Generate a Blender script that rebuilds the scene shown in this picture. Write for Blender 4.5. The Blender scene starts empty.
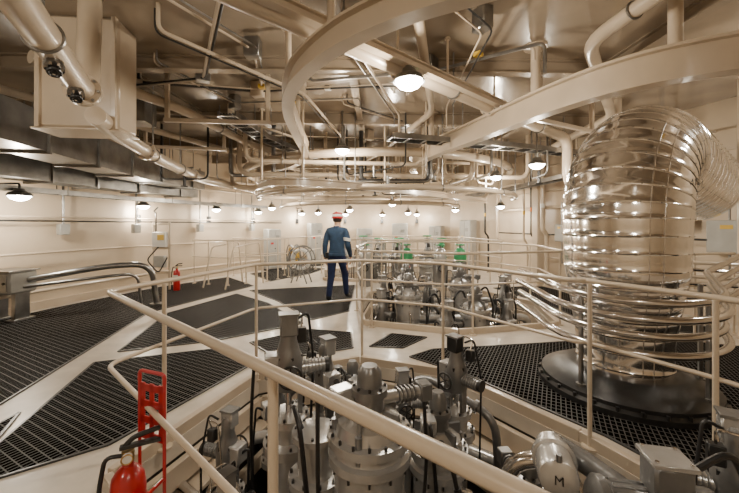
import bpy, math, random
from mathutils import Vector, Matrix, geometry
random.seed(7)
S = bpy.context.scene
V = Vector

# ---------------------------------------------------------------- materials
def mat(name, col, metal=0.0, rough=0.5, var=0.08, nscale=6.0, bump=0.0, bscale=40, coat=0.0):
    m = bpy.data.materials.new(name); m.use_nodes = True
    nt = m.node_tree; b = nt.nodes['Principled BSDF']
    b.inputs['Metallic'].default_value = metal
    b.inputs['Roughness'].default_value = rough
    b.inputs['Coat Weight'].default_value = coat
    b.inputs['Coat Roughness'].default_value = .12
    tc = nt.nodes.new('ShaderNodeTexCoord')
    n = nt.nodes.new('ShaderNodeTexNoise'); n.inputs['Scale'].default_value = nscale
    n.inputs['Detail'].default_value = 4
    nt.links.new(tc.outputs['Object'], n.inputs['Vector'])
    r = nt.nodes.new('ShaderNodeValToRGB')
    r.color_ramp.elements[0].position = .3; r.color_ramp.elements[1].position = .7
    r.color_ramp.elements[0].color = (*[c*(1-var) for c in col], 1)
    r.color_ramp.elements[1].color = (*[min(1, c*(1+var)) for c in col], 1)
    nt.links.new(n.outputs['Fac'], r.inputs['Fac'])
    nt.links.new(r.outputs['Color'], b.inputs['Base Color'])
    if bump > 0:
        n2 = nt.nodes.new('ShaderNodeTexNoise'); n2.inputs['Scale'].default_value = bscale
        nt.links.new(tc.outputs['Object'], n2.inputs['Vector'])
        bp = nt.nodes.new('ShaderNodeBump'); bp.inputs['Strength'].default_value = bump
        bp.inputs['Distance'].default_value = .02
        nt.links.new(n2.outputs['Fac'], bp.inputs['Height'])
        nt.links.new(bp.outputs['Normal'], b.inputs['Normal'])
    return m

def emis(name, col, s):
    m = bpy.data.materials.new(name); m.use_nodes = True
    b = m.node_tree.nodes['Principled BSDF']
    b.inputs['Base Color'].default_value = (*col, 1)
    b.inputs['Emission Color'].default_value = (*col, 1)
    b.inputs['Emission Strength'].default_value = s
    return m

def grating_mat():
    m = bpy.data.materials.new('steel_grating'); m.use_nodes = True
    nt = m.node_tree; b = nt.nodes['Principled BSDF']
    L = nt.links.new
    tc = nt.nodes.new('ShaderNodeTexCoord'); mp = nt.nodes.new('ShaderNodeMapping')
    mp.inputs['Rotation'].default_value = (0, 0, math.radians(28))
    L(tc.outputs['Object'], mp.inputs['Vector'])
    sp = nt.nodes.new('ShaderNodeSeparateXYZ'); L(mp.outputs['Vector'], sp.inputs[0])
    outs = []
    for ax, sc, w in (('X', 28.0, .2), ('Y', 17.0, .13)):
        a = nt.nodes.new('ShaderNodeMath'); a.operation = 'MULTIPLY'; a.inputs[1].default_value = sc
        L(sp.outputs[ax], a.inputs[0])
        f = nt.nodes.new('ShaderNodeMath'); f.operation = 'FRACT'; L(a.outputs[0], f.inputs[0])
        g = nt.nodes.new('ShaderNodeMath'); g.operation = 'LESS_THAN'; g.inputs[1].default_value = w
        L(f.outputs[0], g.inputs[0]); outs.append(g)
    mx = nt.nodes.new('ShaderNodeMath'); mx.operation = 'MAXIMUM'
    L(outs[0].outputs[0], mx.inputs[0]); L(outs[1].outputs[0], mx.inputs[1])
    mix = nt.nodes.new('ShaderNodeMix'); mix.data_type = 'RGBA'
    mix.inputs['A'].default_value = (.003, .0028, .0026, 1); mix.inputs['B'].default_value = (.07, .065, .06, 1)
    L(mx.outputs[0], mix.inputs['Factor']); L(mix.outputs['Result'], b.inputs['Base Color'])
    b.inputs['Roughness'].default_value = .55; b.inputs['Metallic'].default_value = 0
    sm = nt.nodes.new('ShaderNodeMath'); sm.operation = 'MULTIPLY'; sm.inputs[1].default_value = .3
    L(mx.outputs[0], sm.inputs[0]); L(sm.outputs[0], b.inputs['Specular IOR Level'])
    return m

BE = mat('beige_paint', (.53, .435, .325), 0, .28, .06, 3, .05, 9, .4)
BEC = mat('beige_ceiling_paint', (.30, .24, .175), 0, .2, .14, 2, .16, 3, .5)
BEW = mat('beige_wall_paint', (.55, .445, .32), 0, .40, .10, 1.2, .05, 4)
BEF = mat('beige_floor_paint', (.56, .495, .41), 0, .35, .14, 4, .05, 20, .2)
BER = mat('cream_rail_paint', (.57, .475, .36), 0, .3, .05, 8, 0, 10, .3)
GR = grating_mat()
GAL = mat('galvanised_steel', (.30, .295, .285), .9, .28, .25, 5, .1, 8)
AL = mat('aluminium_cladding', (.88, .87, .86), 1, .12, .05, 4, .25, 4)
SS = mat('stainless_tube', (.74, .72, .70), 1, .16, .08, 8)
GY = mat('machine_gray', (.22, .22, .218), .6, .3, .15, 9, .08, 30)
GL = mat('machine_light_gray', (.54, .535, .52), .6, .25, .12, 7, .05, 30)
DK = mat('dark_steel', (.05, .05, .05), .6, .32, .2, 9)
BK = mat('black_rubber', (.012, .012, .013), 0, .4)
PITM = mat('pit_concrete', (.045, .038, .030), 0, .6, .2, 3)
RED = mat('red_paint', (.44, .012, .014), 0, .28, .06, 6, 0, 10, .5)
WH = mat('white_paint', (.72, .70, .66), 0, .4)
YE = mat('yellow_paint', (.65, .42, .05), 0, .4)
OR = mat('orange_tag', (.7, .2, .03), 0, .4)
GN = mat('green_paint', (.03, .26, .10), 0, .35)
BRS = mat('brass', (.6, .4, .15), 1, .3)
LAMP = emis('lamp_glass', (1, .97, .9), 70)
JK = mat('jacket_blue', (.022, .052, .105), 0, .8, .2, 14, .2, 25)
TR = mat('trouser_navy', (.010, .020, .075), 0, .85, .2, 14, .2, 25)
SK = mat('skin', (.55, .33, .22), 0, .5)
HR = mat('hair', (.015, .012, .01), 0, .6)
BOX = mat('panel_gray', (.36, .35, .32), .1, .45)

# ---------------------------------------------------------------- mesh builder
def fil(pts, r, n=5):
    pts = [V(p) for p in pts]
    if r <= 0 or len(pts) < 3: return pts
    out = [pts[0]]
    for i in range(1, len(pts)-1):
        a, b, c = pts[i-1], pts[i], pts[i+1]
        d1 = (a-b); d2 = (c-b)
        k = min(r, d1.length*.48, d2.length*.48)
        p = b+d1.normalized()*k; q = b+d2.normalized()*k
        for j in range(n+1):
            t = j/n
            out.append(p*(1-t)**2 + b*2*t*(1-t) + q*t*t)
    out.append(pts[-1]); return out

def smooth_path(pts, n=6):
    pts = [V(p) for p in pts]; out = []
    for i in range(len(pts)-1):
        p0 = pts[max(i-1, 0)]; p1 = pts[i]; p2 = pts[i+1]; p3 = pts[min(i+2, len(pts)-1)]
        for j in range(n):
            t = j/n
            out.append(.5*((2*p1)+(p2-p0)*t+(2*p0-5*p1+4*p2-p3)*t*t+(3*p1-p0-3*p2+p3)*t**3))
    out.append(pts[-1]); return out

class G:
    def __init__(s): s.v = []; s.f = []; s.m = []; s.mats = []
    def mi(s, m):
        if m not in s.mats: s.mats.append(m)
        return s.mats.index(m)
    def add(s, vs, fs, m):
        o = len(s.v); k = s.mi(m)
        s.v += [tuple(v) for v in vs]
        for f in fs: s.f.append([i+o for i in f]); s.m.append(k)
    def box(s, c, d, m, rz=0, M=None):
        x, y, z = [k/2 for k in d]; bv = min(x, y, z)*.18
        R = M if M else Matrix.Rotation(rz, 3, 'Z'); c = V(c)
        vs = []; idx = {}
        for sx in (-1, 1):
            for sy in (-1, 1):
                for sz in (-1, 1):
                    for a in range(3):
                        p = [sx*(x-bv), sy*(y-bv), sz*(z-bv)]
                        p[a] = (sx*x, sy*y, sz*z)[a]
                        idx[(sx, sy, sz, a)] = len(vs); vs.append(c+R@V(p))
        fs = []
        for a in range(3):
            b, d2 = [(1, 2), (2, 0), (0, 1)][a]
            for sg in (-1, 1):
                q = []
                for (u, w) in ((-1, -1), (1, -1), (1, 1), (-1, 1)):
                    t = [0, 0, 0]; t[a] = sg; t[b] = u; t[d2] = w; q.append(idx[(*t, a)])
                fs.append(q if sg > 0 else q[::-1])
        for a in range(3):
            b, d2 = [(1, 2), (2, 0), (0, 1)][a]
            for u in (-1, 1):
                for w in (-1, 1):
                    def k(e, f):
                        t = [0, 0, 0]; t[a] = e; t[b] = u; t[d2] = w; return idx[(*t, f)]
                    q = [k(-1, b), k(1, b), k(1, d2), k(-1, d2)]
                    fs.append(q if u*w < 0 else q[::-1])
        for sx in (-1, 1):
            for sy in (-1, 1):
                for sz in (-1, 1):
                    q = [idx[(sx, sy, sz, a)] for a in range(3)]
                    fs.append(q if sx*sy*sz > 0 else q[::-1])
        s.add(vs, fs, m)
    def tube(s, pts, r, m, seg=10, f=0, caps=True, rad=None):
        pts = fil(pts, f) if f else [V(p) for p in pts]
        P = [pts[0]]
        for p in pts[1:]:
            if (p-P[-1]).length > 1e-5 or rad: P.append(p)
        pts = P; n = len(pts)
        T = []
        for i in range(n):
            a = pts[max(i-1, 0)]; b = pts[min(i+1, n-1)]
            d = b-a
            T.append(d.normalized() if d.length > 1e-7 else (T[-1] if T else V((0, 0, 1))))
        u = T[0].orthogonal().normalized(); vs = []
        for i in range(n):
            if i:
                u = (u-T[i]*u.dot(T[i]))
                u = u.normalized() if u.length > 1e-6 else T[i].orthogonal().normalized()
            w = T[i].cross(u); rr = rad[i] if rad else r
            for k in range(seg):
                a = 2*math.pi*k/seg
                vs.append(pts[i]+(u*math.cos(a)+w*math.sin(a))*rr)
        fs = []
        for i in range(n-1):
            for k in range(seg):
                k2 = (k+1) % seg
                fs.append([i*seg+k, i*seg+k2, (i+1)*seg+k2, (i+1)*seg+k])
        if caps: fs.append(list(range(seg))[::-1]); fs.append([(n-1)*seg+k for k in range(seg)])
        s.add(vs, fs, m)
    def cyl(s, a, b, r, m, seg=16, r2=None):
        s.tube([a, b], r, m, seg, rad=[r, r if r2 is None else r2])
    def rev(s, base, prof, m, seg=24, axis=(0, 0, 1)):
        ax = V(axis).normalized(); u = ax.orthogonal().normalized(); w = ax.cross(u); base = V(base)
        vs = []
        for (r, z) in prof:
            for k in range(seg):
                a = 2*math.pi*k/seg
                vs.append(base+ax*z+(u*math.cos(a)+w*math.sin(a))*r)
        fs = []; n = len(prof)
        for i in range(n-1):
            for k in range(seg):
                k2 = (k+1) % seg
                fs.append([i*seg+k, i*seg+k2, (i+1)*seg+k2, (i+1)*seg+k])
        fs.append(list(range(seg))[::-1]); fs.append([(n-1)*seg+k for k in range(seg)])
        s.add(vs, fs, m)
    def torus(s, c, nrm, R, r, m, seg=28, ms=8, a0=0, a1=2*math.pi, u=None):
        nrm = V(nrm).normalized(); u = (V(u) if u else nrm.orthogonal()).normalized(); w = nrm.cross(u); c = V(c)
        full = abs(a1-a0-2*math.pi) < 1e-3
        N = seg if full else seg+1; vs = []
        for i in range(N):
            a = a0+(a1-a0)*i/seg; d = u*math.cos(a)+w*math.sin(a)
            for k in range(ms):
                b = 2*math.pi*k/ms
                vs.append(c+d*(R+r*math.cos(b))+nrm*r*math.sin(b))
        fs = []
        for i in range(seg):
            i2 = (i+1) % N
            for k in range(ms):
                k2 = (k+1) % ms
                fs.append([i*ms+k, i2*ms+k, i2*ms+k2, i*ms+k2])
        s.add(vs, fs, m)
    def sweep(s, prof, path, m, closed=True, caps=True):
        path = [V(p) for p in path]; n = len(path); k = len(prof); vs = []
        for i in range(n):
            t = (path[min(i+1, n-1)]-path[max(i-1, 0)]); t.z = 0; t.normalize()
            sd = V((t.y, -t.x, 0)); sc = 1
            if 0 < i < n-1:
                t1 = (path[i]-path[i-1]); t1.z = 0; t1.normalize()
                sc = 1/max(.4, t1.dot(t))
            for (a, b) in prof: vs.append(path[i]+sd*a*sc+V((0, 0, b)))
        fs = []
        for i in range(n-1):
            for j in range(k):
                j2 = (j+1) % k
                fs.append([i*k+j, i*k+j2, (i+1)*k+j2, (i+1)*k+j])
        if caps: fs.append(list(range(k))[::-1]); fs.append([(n-1)*k+j for j in range(k)])
        s.add(vs, fs, m)
    def ibeam(s, path, w, h, m, t=.02):
        for pr in ([(-w/2, 0), (w/2, 0), (w/2, t), (-w/2, t)],
                   [(-t/2, t), (t/2, t), (t/2, h-t), (-t/2, h-t)],
                   [(-w/2, h-t), (w/2, h-t), (w/2, h), (-w/2, h)]):
            s.sweep(pr, path, m)
    def make(s, name, ang=38):
        me = bpy.data.meshes.new(name); me.from_pydata(s.v, [], s.f)
        for m in s.mats: me.materials.append(m)
        me.polygons.foreach_set('material_index', s.m)
        me.polygons.foreach_set('use_smooth', [True]*len(me.polygons))
        me.set_sharp_from_angle(angle=math.radians(ang)); me.update()
        ob = bpy.data.objects.new(name, me); S.collection.objects.link(ob)
        return ob

def poly_slab(name, outer, holes, z0, z1, m, g=None):
    own = g is None
    if own: g = G()
    loops = [outer]+holes
    tri = geometry.tessellate_polygon([[V((x, y, 0)) for x, y in l] for l in loops])
    fl = [p for l in loops for p in l]; n = len(fl)
    vs = [(x, y, z1) for x, y in fl]+[(x, y, z0) for x, y in fl]; fs = []
    for t in tri:
        a, b, c = [V((*fl[i], 0)) for i in t]
        t = list(t) if (b-a).cross(c-a).z > 0 else list(t)[::-1]
        fs.append(t); fs.append([i+n for i in t[::-1]])
    o = 0
    for l in loops:
        k = len(l)
        for i in range(k):
            j = (i+1) % k; fs.append([o+i, o+j, o+j+n, o+i+n])
        o += k
    g.add(vs, fs, m)
    if own: return g.make(name)

# ---------------------------------------------------------------- room
WL = [(-6.2, -3), (-6.3, 2), (-6.1, 4), (-5.85, 6), (-5.45, 7.6), (-4.9, 9), (-4.1, 10.6), (-3.2, 12), (-2, 13.2)]
WB = [(-2, 13.2), (-.8, 13.9), (.5, 14.2), (1.8, 13.9), (3, 13)]
WR = [(3, 13), (4.0, 11), (4.4, 8.7), (4.9, 6.9), (5.4, 5.5), (5.7, 4), (5.7, -3)]
WF = [(5.7, -3), (-6.2, -3)]
CEIL = 3.4
for nm, pl in (('wall_left', WL), ('wall_back', WB), ('wall_right', WR), ('wall_front', WF)):
    g = G(); path = [(x, y, -.05) for x, y in pl]
    if nm != 'wall_front': path = smooth_path(path, 3)
    g.sweep([(0, 0), (0, CEIL+.06), (-.2, CEIL+.06), (-.2, 0)], path, BEW)
    if nm != 'wall_front':
        g.sweep([(0, 0), (.05, 0), (.05, .14), (0, .14)], [(x, y, .0) for x, y, z in path], BE)
        g.sweep([(0, 0), (.04, 0), (.04, .05), (0, .05)], [(x, y, 2.62) for x, y, z in path], BE)
    g.make(nm)
outer = WL[:-1]+WB[:-1]+WR[:-1]+[WF[0]]
g = G()
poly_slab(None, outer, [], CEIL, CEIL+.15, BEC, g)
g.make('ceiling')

PIT1 = [(-1.46, 2.0), (.27, .5), (1.1, -.22), (2.0, -.22), (1.95, 1.2), (1.42, 2.38), (.72, 3.4), (-.1, 3.72), (-1.05, 3.32)]
PIT2 = [(-.05, 5.2), (1.2, 4.75), (2.7, 5.1), (3.0, 6.4), (2.3, 7.7), (.9, 8.0), (.0, 7.3), (-.15, 6.2)]
PIT3 = [(-1.2, 9.4), (.2, 9.0), (2.2, 9.1), (2.6, 10.4), (1.6, 11.8), (-.2, 12.0), (-1.4, 10.9)]
poly_slab('floor', outer, [PIT1, PIT2, PIT3], -.12, 0, BEF)
for P in (PIT1, PIT2, PIT3):
    g = G()
    c = V((sum(p[0] for p in P)/len(P), sum(p[1] for p in P)/len(P), 0))
    for i in range(len(P)):
        a = V((*P[i], 0)); b = V((*P[(i+1) % len(P)], 0)); d = (b-a); L = d.length; d.normalize()
        nrm = V((-d.y, d.x, 0));
        if nrm.dot(c-a) < 0: nrm = -nrm
        mid = (a+b)/2; rz = math.atan2(d.y, d.x)
        g.box(mid-nrm*.03+V((0, 0, .03)), (L, .05, .10), BE, rz)
        g.box(mid+nrm*.035+V((0, 0, -.21)), (L, .05, .16), BE, rz)
        g.box(mid+nrm*.09+V((0, 0, -.34)), (L-.1, .16, .03), BE, rz)
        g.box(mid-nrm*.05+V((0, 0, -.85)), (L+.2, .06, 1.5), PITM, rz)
        g.box(mid+nrm*.12+V((0, 0, -.62)), (L-.15, .05, .12), BE, rz)
    g.make('pit_framing')
g = G()
for P in (PIT1, PIT2, PIT3):
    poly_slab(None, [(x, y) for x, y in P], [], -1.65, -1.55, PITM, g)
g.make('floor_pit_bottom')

grat = [
 [(-3.04, 2.88), (-3.72, 5.9), (-2.82, 8.5), (-4.0, 9.9), (-5.0, 8.3), (-5.6, 6.2), (-5.9, 4), (-6.0, 2.2), (-2.9, 1.6)],
 [(-2.93, 4.08), (-3.38, 5.85), (-2.85, 7.5), (-1.9, 6.6), (-1.0, 5.25), (-2.0, 4.45)],
 [(-2.7, 7.9), (-.35, 8.6), (-.35, 6.0), (-.9, 5.45), (-1.75, 6.75)],
 [(-2.95, 3.75), (-1.75, 4.2), (-1.25, 3.7), (-1.75, 2.35), (-2.35, 1.9)],
 [(-2.75, 2.75), (-2.2, 1.75), (-1.75, 1.5), (-1.9, .2), (-2.7, .4)],
 [(-1.5, 4.4), (-.85, 4.95), (-.25, 4.8), (-.2, 4.2), (-1.0, 3.85)],
 [(.0, 4.25), (.3, 4.75), (.75, 4.6), (.4, 4.2)],
 [(.45, 3.92), (.95, 3.45), (1.65, 2.45), (2.15, 1.4), (5.2, 1.4), (5.1, 4.0), (3.6, 4.6), (.75, 4.15)],
 [(3.3, 5.2), (4.9, 4.6), (4.8, 6.0), (4.1, 8.5), (2.9, 8.2), (3.3, 6.5)],
 [(-3.6, 10.6), (-2.6, 9.2), (-1.8, 10.6), (-1.5, 11.8), (-2.3, 12.3)],
]
for P in grat:
    g = G(); poly_slab(None, P, [], .0, .008, GR, g)
    for i in range(len(P)):
        a = V((*P[i], .006)); b = V((*P[(i+1) % len(P)], .006)); d = b-a
        g.box((a+b)/2, (d.length, .02, .014), DK, math.atan2(d.y, d.x))
    g.make('floor_grating')

# ---------------------------------------------------------------- handrails
def rail(pts, name='handrail', h=1.1, mid=(.68,), r=.0185, posts=None, z0=0, closed=False, m=BER, step=1.4, feet=True):
    g = G(); P = [V((x, y, z0)) for x, y in pts]
    if closed: P.append(P[0])
    for hh in (h,)+tuple(mid):
        g.tube([p+V((0, 0, hh)) for p in P], r if hh == h else r*.75, m, 10, f=.09)
    plist = []
    if posts is None:
        for i in range(len(P)-1):
            L = (P[i+1]-P[i]).length; n = max(1, round(L/step))
            for k in range(n):
                plist.append(P[i].lerp(P[i+1], (k+(.12 if k == 0 else 0))/n))
        if not closed: plist.append(P[-1].lerp(P[-2], .02))
    else: plist = [V((*q, z0)) for q in posts]
    for q in plist:
        g.cyl(q, q+V((0, 0, h-.01)), r*.85, m, 10)
        if feet: g.cyl(q, q+V((0, 0, .015)), .05, m, 12)
    return g.make(name)
o = lambda P, k: [(x+(x-sum(p[0] for p in P)/len(P))*k, y+(y-sum(p[1] for p in P)/len(P))*k) for x, y in P]
rail([(1.55, 2.25+.15), (1.42, 2.38), (.72, 3.45), (-.1, 3.78), (-1.1, 3.36), (-1.5, 2.0), (.24, .475), (1.05, -.26)], r=.0165,
     posts=[(1.46, 2.32), (.72, 3.43), (-.08, 3.77), (-1.08, 3.34), (-1.36, 2.32), (-.255, .925), (.6, .13)])
rail([(1.47, 2.4), (1.8, 1.85), (2.03, 1.2), (2.08, -.2)], posts=[(1.8, 1.82), (2.05, .6)], r=.0165)
rail(o(PIT2, .06), closed=True)
rail(o(PIT3, .05), closed=True)
rail([(3.3, 5.0), (4.2, 4.6), (4.9, 4.7)], step=1.0)
rail([(-4.5, 8.9), (-3.5, 8.5), (-2.7, 9.1), (-2.3, 10.0)], step=.55)
rail([(-4.0, 10.2), (-3.0, 9.6), (-2.0, 11.0), (-1.6, 12.4)], step=.7)
rail([(3.2, 8.4), (3.0, 9.6), (2.9, 11.5)], step=.7)
g = G()
for (x, y) in ((-3.9, 8.2), (-3.3, 8.0)):
    g.tube([(x, y, 0), (x+.1, y+.25, .95), (x+.5, y+.9, 1.05), (x+.6, y+.9, .0)], .02, BER, 8, f=.1)
g.make('stile_handrail')

# ---------------------------------------------------------------- big aluminium-clad pipe
g = G()
bx, by, pr = 2.33, 3.22, .455
dr = V((.80, .60, 0)).normalized(); sd = V((dr.y, -dr.x, 0))
R = .66; zc = 1.52
cen = V((bx, by, zc))+dr*R
line = [V((bx, by, .10+k*(zc-.10)/10)) for k in range(10)]
nb = 13
line_b = [cen-dr*R*math.cos(t)+V((0, 0, R*math.sin(t))) for t in [math.radians(98)*i/nb for i in range(nb+1)]]
d2 = (line_b[-1]-line_b[-2]).normalized()
line_c = [line_b[-1]+d2*k*.18 for k in range(1, 12)]
ctr = line+line_b+line_c
def station_frames(c):
    out = []
    for i in range(len(c)):
        t = (c[min(i+1, len(c)-1)]-c[max(i-1, 0)]).normalized(); out.append((c[i], t, t.cross(sd)))
    return out
fr = station_frames(ctr); seg = 64
def krad(i):
    return .82 if i < 3 else .84+.05*(i-3) if i < 7 else min(1.08, 1.03+.01*(i-6))
for i in range(len(fr)-1):
    vs = []; PR = pr*krad(i); PN = pr*krad(i+1)
    prof = [(0, PR-.008), (0, PR+.003), (.07, PR+.006), (.14, PR), (.5, (PR+PN)/2), (.9, PN), (1, PN-.001), (1.02, PN-.008)]
    for (t, rr) in prof:
        p = fr[i][0].lerp(fr[i+1][0], t)
        w = fr[i][2].lerp(fr[i+1][2], t).normalized()
        for k in range(seg):
            a = 2*math.pi*k/seg; vs.append(p+(sd*math.cos(a)+w*math.sin(a))*rr)
    fs = []
    for j in range(len(prof)-1):
        for k in range(seg):
            k2 = (k+1) % seg; fs.append([j*seg+k, j*seg+k2, (j+1)*seg+k2, (j+1)*seg+k])
    g.add(vs, fs, AL)
    for a in ((.62 if i % 2 else .45), 2.5, 5.6, -.9):
        pts = []
        for t in (0, .5, 1):
            p = fr[i][0].lerp(fr[i+1][0], t); w = fr[i][2].lerp(fr[i+1][2], t).normalized()
            pts.append(p+(sd*math.cos(a)+w*math.sin(a))*(PR+(PN-PR)*t+.001))
        g.tube(pts, .004, SS, 5)
    for k in range(22):
        a = 2*math.pi*k/22+.1
        d = sd*math.cos(a)+fr[i][2]*math.sin(a)
        p = fr[i][0].lerp(fr[i+1][0], .06)+d*(PR+.004)
        g.cyl(p, p+d*.004, .004, DK, 6)
g.rev((bx, by, 0), [(.50, .0), (.70, .0), (.70, .05), (.67, .07), (.67, .10), (.60, .13), (.46, .2), (.41, .2)], DK, 48)
for k in range(28):
    a = 2*math.pi*k/28; g.cyl((bx+.685*math.cos(a), by+.685*math.sin(a), .05), (bx+.685*math.cos(a), by+.685*math.sin(a), .085), .014, DK, 6)
g.make('insulated_steam_pipe')
def text(body, loc, right, up, size, m, name):
    cu = bpy.data.curves.new(name, 'FONT'); cu.body = body; cu.size = size; cu.extrude = .001
    cu.align_x = 'CENTER'; cu.align_y = 'CENTER'
    ob = bpy.data.objects.new(name, cu); S.collection.objects.link(ob); ob.data.materials.append(m)
    r = V(right).normalized(); u = V(up).normalized(); n = r.cross(u)
    M = Matrix((r, u, n)).transposed().to_4x4(); M.translation = V(loc); ob.matrix_world = M
    return ob
th = math.radians(28)
pc = cen-dr*R*math.cos(th)+V((0, 0, R*math.sin(th)))
text('M S - 7', pc+sd*(pr*1.08+.012)+dr*.02, dr, (0, 0, 1), .085, BK, 'pipe_marking')

g = G()
for i, z in enumerate((.95, .83, .70, .57)):
    rr = .66+.03*(i % 2)
    pts = []
    for k in range(19):
        a = math.radians(170+k*(160/18))
        pts.append(V((bx+rr*math.cos(a), by+rr*math.sin(a), z-.05*math.sin(math.pi*k/18))))
    pts = [V((bx-rr+.1, by+.9, z))]+pts+[V((bx+rr+.35, by+.25, z+.06)), V((bx+2.2, by+.9, z+.25))]
    g.tube(pts, .03, SS, 12, f=.08)
for a in (205, 300, 345):
    a = math.radians(a); p2 = V((bx+.59*math.cos(a), by+.59*math.sin(a), 0))
    g.box(p2+V((0, 0, .53)), (.03, .03, .86), GAL, a)
    g.cyl(p2+V((0, 0, .1)), p2+V((0, 0, .14)), .04, GAL)
g.make('stainless_tube_bundle')

# ---------------------------------------------------------------- monorail beams
def hang(g, x, y, z, r=.03, m=BE):
    g.cyl((x, y, z), (x, y, CEIL), r, m, 12); g.cyl((x, y, CEIL-.02), (x, y, CEIL), r*2.4, m, 14)
A = smooth_path([(1.6, 1.62, 2.68), (1.0, 1.66, 2.68), (.57, 1.86, 2.68), (.17, 2.08, 2.68), (-.27, 2.46, 2.68), (-.66, 3.05, 2.68), (-.88, 3.8, 2.68), (-1.0, 4.9, 2.68), (-1.15, 6.2, 2.68), (-1.7, 7.4, 2.68), (-2.7, 8.2, 2.68)], 6)
g = G(); g.ibeam(A, .12, .19, BE, .02)
for i in (3, 15, 24, 33, 42, 50, 58): hang(g, A[i].x, A[i].y, 2.86)
g.make('monorail_beam')
Bp = smooth_path([(4.2, 2.2, 2.62), (3.4, 2.36, 2.62), (2.7, 2.62, 2.62), (2.2, 2.98, 2.62), (1.85, 3.6, 2.62), (1.45, 4.8, 2.62), (1.0, 6.2, 2.62), (.95, 7.6, 2.62), (1.75, 9.4, 2.62)], 6)
g = G(); g.ibeam(Bp, .14, .28, BE, .025)
for i in (4, 15, 25, 35, 44): hang(g, Bp[i].x, Bp[i].y, 2.89, .05)
g.make('monorail_beam')
Cp = smooth_path([(-1.9, 6.0, 2.08), (-1.4, 5.35, 2.08), (-.5, 5.7, 2.08), (1.2, 7.3, 2.08), (3.2, 9.6, 2.08)], 6)
g = G(); g.ibeam(Cp, .1, .12, BE, .02)
for i in (2, 9, 15, 20): hang(g, Cp[i].x, Cp[i].y, 2.19, .02)
g.make('monorail_beam')

g = G()
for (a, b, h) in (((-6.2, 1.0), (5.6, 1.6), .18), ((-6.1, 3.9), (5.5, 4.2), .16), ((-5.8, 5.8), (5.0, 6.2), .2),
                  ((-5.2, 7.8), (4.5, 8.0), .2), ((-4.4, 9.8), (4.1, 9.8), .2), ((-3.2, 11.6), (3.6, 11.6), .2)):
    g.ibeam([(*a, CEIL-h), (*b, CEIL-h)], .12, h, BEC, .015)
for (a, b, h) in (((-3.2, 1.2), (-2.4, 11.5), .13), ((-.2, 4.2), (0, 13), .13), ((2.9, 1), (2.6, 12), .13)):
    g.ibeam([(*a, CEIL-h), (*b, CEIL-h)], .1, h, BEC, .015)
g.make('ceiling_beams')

# ---------------------------------------------------------------- overhead pipes
def pipe(pts, r, name, m=BE, f=.25, flanges=(), hangs=(), seg=18):
    g = G(); g.tube(pts, r, m, seg, f=f)
    P = [V(p) for p in pts]
    for (i, t) in flanges:
        c = P[i].lerp(P[i+1], t); d = (P[i+1]-P[i]).normalized()
        g.cyl(c-d*.03, c-d*.004, r*1.45, m, 20); g.cyl(c+d*.004, c+d*.03, r*1.45, m, 20)
        u = d.orthogonal().normalized(); w = d.cross(u)
        for k in range(8):
            a = k*math.pi/4; q = c+(u*math.cos(a)+w*math.sin(a))*r*1.25
            g.cyl(q-d*.045, q+d*.045, r*.1+.003, GAL, 6)
    for (i, t) in hangs:
        c = P[i].lerp(P[i+1], t); d = (P[i+1]-P[i]).normalized()
        g.torus(c, d, r+.006, .01, GAL, 20, 6)
        g.cyl(c+V((0, 0, r)), (c.x, c.y, CEIL), .009, GAL, 6)
    return g.make(name)
pipe([(-1.6, 1.55, 2.98), (-.85, 2.3, 2.98), (1.7, 4.58, 2.98), (3.45, 6.1, 2.98), (3.45, 6.1, 2.2), (4.2, 6.7, 2.2), (4.85, 6.9, 2.2)], .085, 'overhead_header_pipe', flanges=((1, .45), (1, .93)), hangs=((1, .25), (1, .7), (2, .5)))
pipe([(-1.25, .9, 2.55), (-1.6, 1.55, 2.53), (-2.3, 2.85, 2.53), (-2.36, 2.96, 3.4)], .085, 'overhead_vent_pipe', flanges=((1, .9),), hangs=((1, .3),))
pipe([(-2.35, 3.0, 2.42), (-2.6, 3.6, 2.42), (-3.0, 5.0, 2.42), (-3.45, 7.2, 2.42), (-3.1, 9.4, 2.42), (-2, 11, 2.42)], .08, 'overhead_water_pipe', flanges=((1, .6), (2, .7)), hangs=((1, .8), (2, .4), (3, .5)))
pipe([(-3.1, 3.2, 3.02), (-2.5, 4.6, 3.02), (-2.3, 6.6, 3.02), (-1.5, 8.5, 3.02), (.5, 9.5, 3.02)], .06, 'overhead_water_pipe', hangs=((1, .5), (2, .5)))
pipe([(-4.6, 3.2, 3.05), (-3.2, 6.8, 3.05), (-1.8, 10.5, 3.05)], .05, 'overhead_water_pipe', hangs=((0, .5), (1, .5)))
pipe([(.35, 2.6, 3.1), (.9, 5.0, 3.1), (.2, 8.0, 3.1), (-1.0, 11, 3.1)], .045, 'overhead_water_pipe', hangs=((0, .5), (1, .5)))
pipe([(2.2, 1.6, 3.15), (2.0, 3.2, 3.15), (3.6, 5.2, 3.1), (3.9, 8.2, 3.1)], .06, 'overhead_water_pipe', hangs=((0, .7), (1, .5)))
for (x0, y0, x1, y1, z, r) in ((-2.6, 7.0, 3.4, 7.5, 2.5, .05), (-3.2, 8.2, 3.2, 8.9, 2.36, .06), (-2.2, 6.2, 1.0, 6.6, 2.62, .04), (-3.0, 9.3, 3.2, 9.5, 2.2, .05), (-2.8, 10.2, 3.0, 10.8, 2.45, .08),
                               (-.6, 7.2, -2.4, 11.8, 2.3, .04), (2.0, 6.8, 1.2, 11.8, 2.4, .05)):
    pipe([(x0, y0, CEIL), (x0, y0, z), (x1, y1, z), (x1, y1, CEIL)], r, 'overhead_branch_pipe', f=.2, flanges=((1, .3),), hangs=((1, .2), (1, .8)))
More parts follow.
